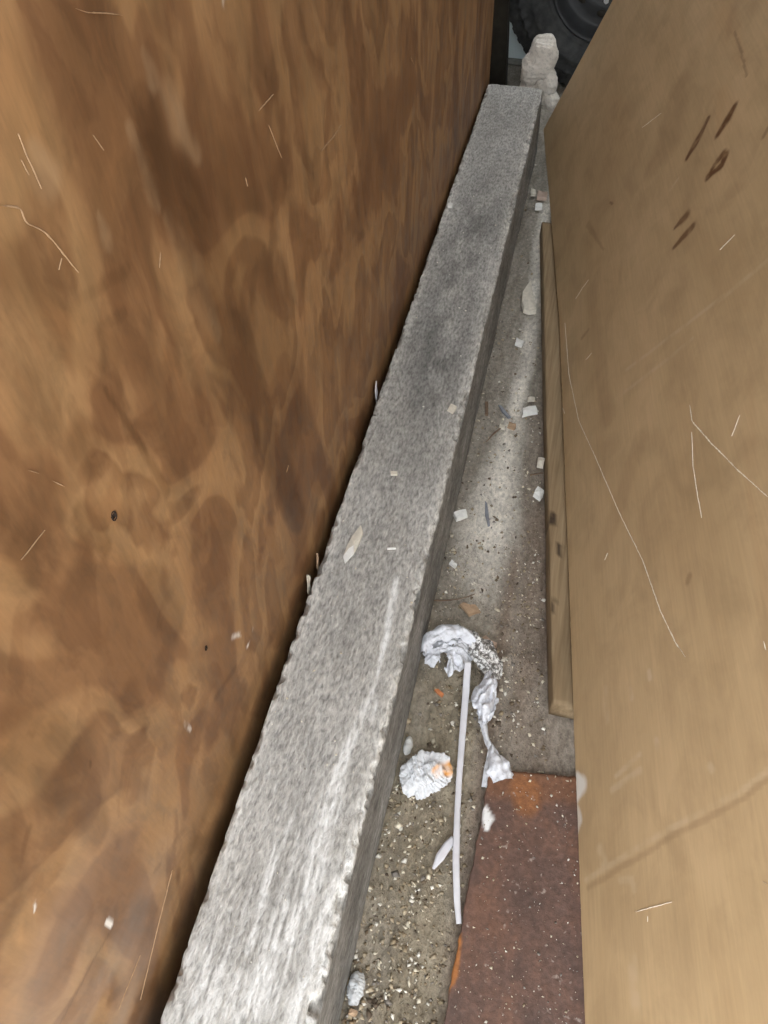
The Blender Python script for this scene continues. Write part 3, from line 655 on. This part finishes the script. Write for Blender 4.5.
sub(ribbon('twisted_neck', [(483, 716, .010), (484, 728, .010), (487, 740, .009), (492, 750, .009), (494, 760, .009)], [.012, .011, .010, .013, .020], .008, M['plastic'], .004, 3, nv=9, scale=90), wr)
sub(ribbon('tail_fan', [(491, 747, .008), (494, 756, .014), (499, 768, .016), (502, 782, .010)], [.010, .026, .044, .046], .014, M['plastic'], .013, 33, nv=25, edge=.2), wr)
sub(ribbon('tail_flap', [(491, 752, .006), (489, 768, .006), (485, 788, .004)], [.010, .016, .012], .004, M['plastic'], .003, 4, nv=9), wr)

c = at(425, 773, .012)
o, p = wad('paper_wad', (c[0], c[1], .012), [((0, 0, 0), (.034, .032, .022)), ((.016, .008, .002), (.024, .020, .016)), ((-.016, -.016, -.004), (.022, .022, .014))], M['paper'], .020, 77, 6, .001, 85)
st = np.clip(stroke(p[:, :2], [at(436, 772, .03)[:2], at(446, 769, .02)[:2], at(455, 768, .01)[:2]], [.008, .012, .010], 1.2), 0, 1)*np.clip(.7+1.5*fbm(p[:, 0]*90, p[:, 1]*90, 2, 2), 0, 1)
set_attr(o.data, 'marks', np.stack([st, st*0, st*0, st*0+1], -1))
tag(o, 'crumpled white paper wad with an orange stain beside the beam', 'paper')

o = ribbon('packing_strap', [(468, 662, .034), (466, 690, .016), (462, 740, .012), (459, 780, .010), (457, 820, .012), (456, 860, .014), (457, 900, .011), (459, 924, .007)], [.012, .0125, .011, .010, .010, .011, .010, .008], .0015, M['strap'], 0, 2, nv=7, n=120, smooth=True, zmin=.003, solid=.0012)
tag(o, 'long thin pale grey plastic strap trailing from the torn wrap along the floor', 'strap')
o = ribbon('strap_offcut', [(433, 869, .008), (440, 857, .010), (448, 845, .010), (454, 838, .009)], [.004, .014, .013, .010], .001, M['strap'], 0, 6, nv=5, n=24, smooth=True, solid=.001)
tag(o, 'short pale strap offcut lying askew under the long strap', 'strap')

# ================================================================== CHIPS AND SCRAPS (each one picked out in the photograph)
def chip(name, outline, z0, T, mat, label, cat, group=None, seed=1, tilt=0.0):
    """a flat fragment from its outline seen on level z0: bevelled prism with uneven top"""
    rg = np.random.default_rng(seed); P = [at(px, py, z0) for px, py in outline]
    c = np.mean(P, axis=0); bm = bmesh.new()
    lo = [bm.verts.new((p[0], p[1], z0)) for p in P]
    hi = [bm.verts.new((c[0]+(p[0]-c[0])*.90+rg.normal()*.0004, c[1]+(p[1]-c[1])*.90, z0+T*(1+rg.uniform(-.25, .25))+tilt*(p[0]-c[0]))) for p in P]
    k = len(P); mid = bm.verts.new((c[0], c[1], z0+T*1.12))
    for i in range(k):
        j = (i+1) % k; bm.faces.new((lo[i], lo[j], hi[j], hi[i])); bm.faces.new((hi[i], hi[j], mid))
    bm.faces.new(lo[::-1]); bmesh.ops.recalc_face_normals(bm, faces=bm.faces[:])
    me = bpy.data.meshes.new(name); bm.to_mesh(me); bm.free()
    return tag(link(name, me, mat, None, False), label, cat, group)
def rect(cx_, cy_, L_, W_, ang, seed=0):
    rg = np.random.default_rng(seed+50); a = math.radians(ang); ca, sa = math.cos(a), math.sin(a); out = []
    for u, v in ((-1, -1), (0, -1.05), (1, -.9), (1.05, 0), (.95, 1), (0, 1), (-1, 1), (-.98, .1)):
        u *= 1+rg.uniform(-.08, .08); v *= 1+rg.uniform(-.12, .12); x, y = u*L_/2, v*W_/2
        out.append((cx_+x*ca-y*sa, cy_+x*sa+y*ca))
    return out
FZ = .0015
G = 'plaster chips on the floor'
chip('plaster_chip', rect(460.5, 516, 13, 8, -20, 1), FZ, .008, M['chalk'], 'white square plaster chip at the foot of the beam', 'chip', G, 1)
chip('plaster_chip', [(530.6, 281), (533, 295), (536, 314), (529, 315), (523, 313), (521, 304), (521.5, 295)], FZ, .012, M['cream'], 'large cream wedge of plaster with a pointed tip, near the pale sheet', 'chip', G, 2)
chip('plaster_chip', rect(529, 412.5, 16, 7, -12, 3), FZ, .009, M['chalk'], 'white oblong plaster chip among crumbs mid-channel', 'chip', G, 3)
chip('plaster_chip', rect(538.5, 495, 9, 9, 30, 4), FZ, .012, M['chalk'], 'rounded white plaster lump against the pine batten', 'chip', G, 4)
chip('plaster_chip', rect(519, 344, 8, 6, 20, 5), FZ, .007, M['chalk'], 'small white plaster chip just below the large cream wedge', 'chip', G, 5)
chip('plaster_chip', rect(538.5, 208, 7, 5, 0, 6), FZ, .010, M['chalk'], 'small white plaster chip below the pinkish lump at the far end', 'chip', G, 6)
chip('plaster_chip', rect(542, 197.5, 10, 6, 5, 7), FZ, .012, mat_plain('pinkish_plaster', (.50, .38, .31), .85, .2, .15, 90, .3), 'pinkish plaster lump by the far end of the pale sheet', 'chip', G, 7)
chip('plaster_chip', rect(533, 194, 5, 5, 0, 8), FZ, .009, M['cream'], 'tiny cream crumb left of the pinkish lump', 'chip', G, 8)
chip('plaster_chip', rect(540.5, 464, 7, 8, 10, 9), FZ, .009, M['cream'], 'pale cream lump beside the batten above the rounded white lump', 'chip', G, 9)
chip('plaster_chip', rect(531, 400, 7, 4, 0, 10), FZ, .006, M['cream'], 'small cream chip just above the white oblong chip', 'chip', G, 10)
chip('plaster_chip', rect(511.5, 427, 8, 5, 20, 11), FZ, .007, M['tan'], 'small tan chip at the end of the mid-channel twig', 'chip', G, 11)
chip('plaster_chip', rect(502, 428, 6, 4, 10, 12), FZ, .006, M['cream'], 'small cream chip touching the upper tip of the twig', 'chip', G, 12)
chip('plaster_chip', rect(453, 565, 8, 4, 35, 13), FZ, .006, M['chalk'], 'small slanting white chip close to the beam', 'chip', G, 13)
chip('plaster_chip', rect(353, 1013, 8, 7, 20, 14), FZ, .009, M['tan'], 'tan crumb at the beam foot nearest the viewer', 'chip', G, 14)
chip('plaster_chip', rect(503.5, 660, 4, 4, 20, 15), FZ, .006, M['cream'], 'little cream crumb right of the grey foil', 'chip', G, 15)
chip('wood_flake', [(459, 605), (463, 602.5), (470, 606), (476, 605), (481, 613), (476, 614), (469, 617), (465, 612)], FZ, .005, M['tan'], 'tan wood flake lying above the torn plastic', 'flake', 'wood flakes on the floor', 21)
chip('wood_flake', [(480, 640), (485, 637.5), (490, 643), (497, 646), (495, 650), (488, 647), (482, 644)], FZ, .010, mat_plain('pale_bark', (.45, .33, .25), .8, .2, .2, 80, .3), 'small curled tan flake at the upper right of the foil', 'flake', 'wood flakes on the floor', 22)
chip('orange_shard', [(434, 690), (438, 689), (444, 695), (442, 698), (437, 694)], .004, .004, M['orange'], 'small orange shard on the grit below the torn plastic', 'shard', None, 23)
chip('slate_sliver', [(498, 405), (501, 406), (511, 418), (508, 419), (502, 413)], FZ, .004, M['grey'], 'blue-grey sliver slanting above the twig', 'sliver', 'grey slivers on the floor', 24)
chip('slate_sliver', [(485, 501), (487, 503), (490, 526), (488, 527), (485, 515)], FZ, .004, M['grey'], 'blue-grey sliver lying lengthwise right of the square chip', 'sliver', 'grey slivers on the floor', 25)
chip('slate_sliver', [(485, 402), (488, 402), (488, 416), (485, 416)], FZ, .004, M['twig'], 'dark brown sliver by the beam, left of the slanting one', 'sliver', 'grey slivers on the floor', 26)
def twig(name, p, q, r, label, bend=.0):
    A = at(*p, FZ+r); B = at(*q, FZ+r); n = 14; t = np.linspace(0, 1, n)
    ctr = A+(B-A)*t[:, None]; d = (B-A)/np.linalg.norm(B-A); sd = np.cross(d, [0, 0, 1]); ctr += sd*(bend*np.sin(t*math.pi)+.0012*vnoise(t*5, 0, r*1e4))[:, None]
    th = np.linspace(0, 2*math.pi, 8, endpoint=False); rr = r*(1.1-.5*t+.15*vnoise(t*9, 1, r*1e4))
    P = ctr[:, None]+rr[:, None, None]*(np.cos(th)[None, :, None]*sd+np.sin(th)[None, :, None]*np.array([0, 0, 1]))
    me = mesh_np(name, P.transpose(1, 0, 2).reshape(-1, 3), grid_faces(8, n, True))
    bm = bmesh.new(); bm.from_mesh(me); bmesh.ops.holes_fill(bm, edges=bm.edges[:]); bmesh.ops.recalc_face_normals(bm, faces=bm.faces[:]); bm.to_mesh(me); bm.free()
    tag(link(name, me, M['twig']), label, 'twig', 'twigs on the floor')
twig('dry_twig', (501, 428), (486, 442), .0022, 'short brown twig slanting down towards the beam mid-channel', .002)
twig('dry_twig', (530, 475), (543, 473), .0022, 'short brown twig pointing at the pine batten', .0)
twig('dry_twig', (434, 601), (475, 594), .0016, 'long thin pale brown twig lying across above the wood flake', .004)
def scrap(px, py, w_, l_, h, seed, label, mat=None, cr=.006):
    c = at(px, py, h*.4); o, _ = wad('paper_scrap', (c[0], c[1], h*.4), [((0, 0, 0), (w_, l_, h))], mat or M['plastic'], cr, seed, 5, .001, 130)
    tag(o, label, 'scrap', 'pale scraps along the beam foot')
scrap(356, 988, .012, .022, .012, 41, 'crumpled pale grey scrap at the beam foot nearest the viewer', mat_plain('grey_tissue', (.55, .56, .57), .8, .2, .15, 90, .3))
scrap(408, 746, .007, .016, .009, 42, 'small grey-white scrap between the beam and the paper wad', mat_plain('grey_white_tissue', (.60, .60, .58), .8, .2, .15, 90, .3))

# on the beam
BZ = BH+.0005
o = chip('paper_flake', [(361, 525), (363.5, 533), (359, 545), (354, 554), (345, 564), (343, 556), (347, 546), (352, 536)], BZ, .004, M['cream'], 'cream paper flake lying on top of the concrete beam', 'flake', 'flakes on the beam', 31)
f = chip('folded_tip', [(349, 548), (354, 545), (354, 554), (345, 564), (343, 557)], BZ+.0042, .002, M['chalk'], None, None, None, 32); f.parent = o
chip('paper_flake', [(387, 548.5), (396, 548), (396, 549.5), (387, 550)], BZ, .003, M['chalk'], 'thin white sliver right of the cream flake on the beam', 'flake', 'flakes on the beam', 33)
chip('paper_flake', rect(394, 474, 7, 3.5, 0, 34), BZ, .003, M['cream'], 'small pale chip on the beam where the dark patch ends', 'flake', 'flakes on the beam', 34)
chip('paper_flake', rect(450, 206, 5, 4, 0, 35), BZ, .004, M['chalk'], 'tiny white chip on the far left edge of the beam', 'flake', 'flakes on the beam', 35)
chip('paper_flake', rect(452, 409, 7, 9, 30, 36), BZ, .002, M['cream'], 'pale flake at the right edge of the beam on the dark patch', 'flake', 'flakes on the beam', 36)
# slips caught in the gap between beam and brown sheet
def slip(px, py, w_, h, lean, seed, label, mat):
    c = at(px, py, BH); n, m_ = 8, 12; u, v = np.meshgrid(np.linspace(-1, 1, n), np.linspace(0, 1, m_), indexing='ij')
    prof = np.sin(np.clip(v*1.05, 0, 1)*math.pi)**.6
    P = np.stack([c[0]-.006-lean*v*h+.002*vnoise(u*3, v*3, seed), c[1]+u*w_*.5*prof+.006*v, BH-.030+v*(h+.030)], -1)
    me = mesh_np('paper_slip', P.reshape(-1, 3), grid_faces(n, m_)); o = link('paper_slip', me, mat)
    md = o.modifiers.new('thickness', 'SOLIDIFY'); md.thickness = .0008
    tag(o, label, 'slip', 'slips caught beside the beam')
slip(379.5, 392, .014, .022, .1, 1, 'pale grey slip standing in the gap left of the dark patch', M['strap'])
slip(312, 585, .018, .018, .1, 2, 'cream slip standing in the gap left of the cream flake, lower one', M['cream'])
slip(321, 562, .010, .014, .1, 3, 'brownish slip standing in the gap left of the cream flake, upper one', M['tan'])

# ================================================================== CRUMBS (too many and too small to count)
def crumbs(name, pos, size, cols, label):
    n = len(pos); base = np.array([(1, 0, 0), (-1, 0, 0), (0, 1, 0), (0, -1, 0), (0, 0, 1), (0, 0, -1)], float)
    tri = np.array([(0, 2, 4), (2, 1, 4), (1, 3, 4), (3, 0, 4), (2, 0, 5), (1, 2, 5), (3, 1, 5), (0, 3, 5)])
    sc = size[:, None]*RNG.uniform(.45, 1.15, (n, 3))*np.array([1, 1, .6]); an = RNG.uniform(0, 2*math.pi, n)
    V = base[None]*sc[:, None]+RNG.normal(size=(n, 6, 3))*size[:, None, None]*.22
    x = V[..., 0]*np.cos(an)[:, None]-V[..., 1]*np.sin(an)[:, None]; y = V[..., 0]*np.sin(an)[:, None]+V[..., 1]*np.cos(an)[:, None]
    V = np.stack([x, y, V[..., 2]], -1)+pos[:, None]
    me = mesh_np(name, V.reshape(-1, 3), (tri[None]+6*np.arange(n)[:, None, None]).reshape(-1, 3))
    set_attr(me, 'tint', np.concatenate([np.repeat(cols, 6, 0), np.ones((n*6, 1))], 1))
    tag(link(name, me, M['crumb'], None, False), label, 'grit', kind='stuff')
PAL = np.array([(.70, .63, .50), (.80, .76, .68), (.46, .38, .27), (.33, .26, .17), (.20, .15, .10), (.12, .09, .065), (.28, .25, .22)])
n = 26000
x = RNG.uniform(-.085, .26, n); y = RNG.uniform(-.02, 2.6, n)
dens = np.where(y < .55, .95, np.where(y < .95, .60, np.where(y < 1.35, .24, .10)))
dens = dens*np.where(x < .05, 1, .6)+.35*np.exp(-((y-1.30)/.05)**2-((x-.03)/.05)**2)+.25*np.exp(-((x-.085)/.03)**2)*(y < 1.25)+.3*np.exp(-((x+.083)/.006)**2)
dens *= np.clip(.6+1.2*fbm(x*12, y*8, 3, 3), .1, 1.4)
k = (RNG.uniform(0, 1, n) < dens*.9) & (x < .135-.118*(y-.70)) & ~((y < at(490, 769, 0)[1]+.006) & (x > np.interp(y, [at(428, 1110, 0)[1], at(490, 769, 0)[1]], [at(428, 1110, 0)[0], at(490, 769, 0)[0]])-.008)); x, y = x[k], y[k]; n = len(x)
size = .0013+.0040*RNG.uniform(0, 1, n)**3.0+.0008*(y < .6)
pr = np.array([.20, .12, .20, .20, .12, .08, .08]); ci = RNG.choice(7, n, p=pr/pr.sum())
cols = PAL[ci]*RNG.uniform(.75, 1.15, (n, 1))
crumbs('floor_grit', np.stack([x, y, lumps(x, y)-.004+size*.35], -1), size, cols, 'loose pale and brown grit scattered over the channel floor')
q = np.array([at(RNG.uniform(450, 585), RNG.uniform(775, 1030), .0128) for _ in range(420)]); ql = np.array([at(490-(yy_-769)*.175, yy_, .012) for yy_ in np.linspace(769, 1030, 40)])
q = q[q[:, 0] > np.interp(q[:, 1], ql[::-1, 1], ql[::-1, 0])+.004]
size = .0007+.0022*RNG.uniform(0, 1, len(q))**3.5; cols = PAL[RNG.choice([0, 1, 2, 6], len(q))]*RNG.uniform(.7, 1.1, (len(q), 1))
crumbs('plate_grit', q+np.stack([0*size, 0*size, size*.5+.0004], -1), size, cols, 'fine pale crumbs sprinkled over the rusty plate')
n = 170; x = RNG.uniform(-.268, -.102, n); y = RNG.uniform(.0, 2.55, n); size = .0008+.0018*RNG.uniform(0, 1, n)**3
crumbs('beam_grit', np.stack([x, y, np.full(n, BH+.0012)], -1), size, PAL[RNG.choice([0, 1, 1, 6], n)], 'few tiny pale crumbs lying on the concrete beam')
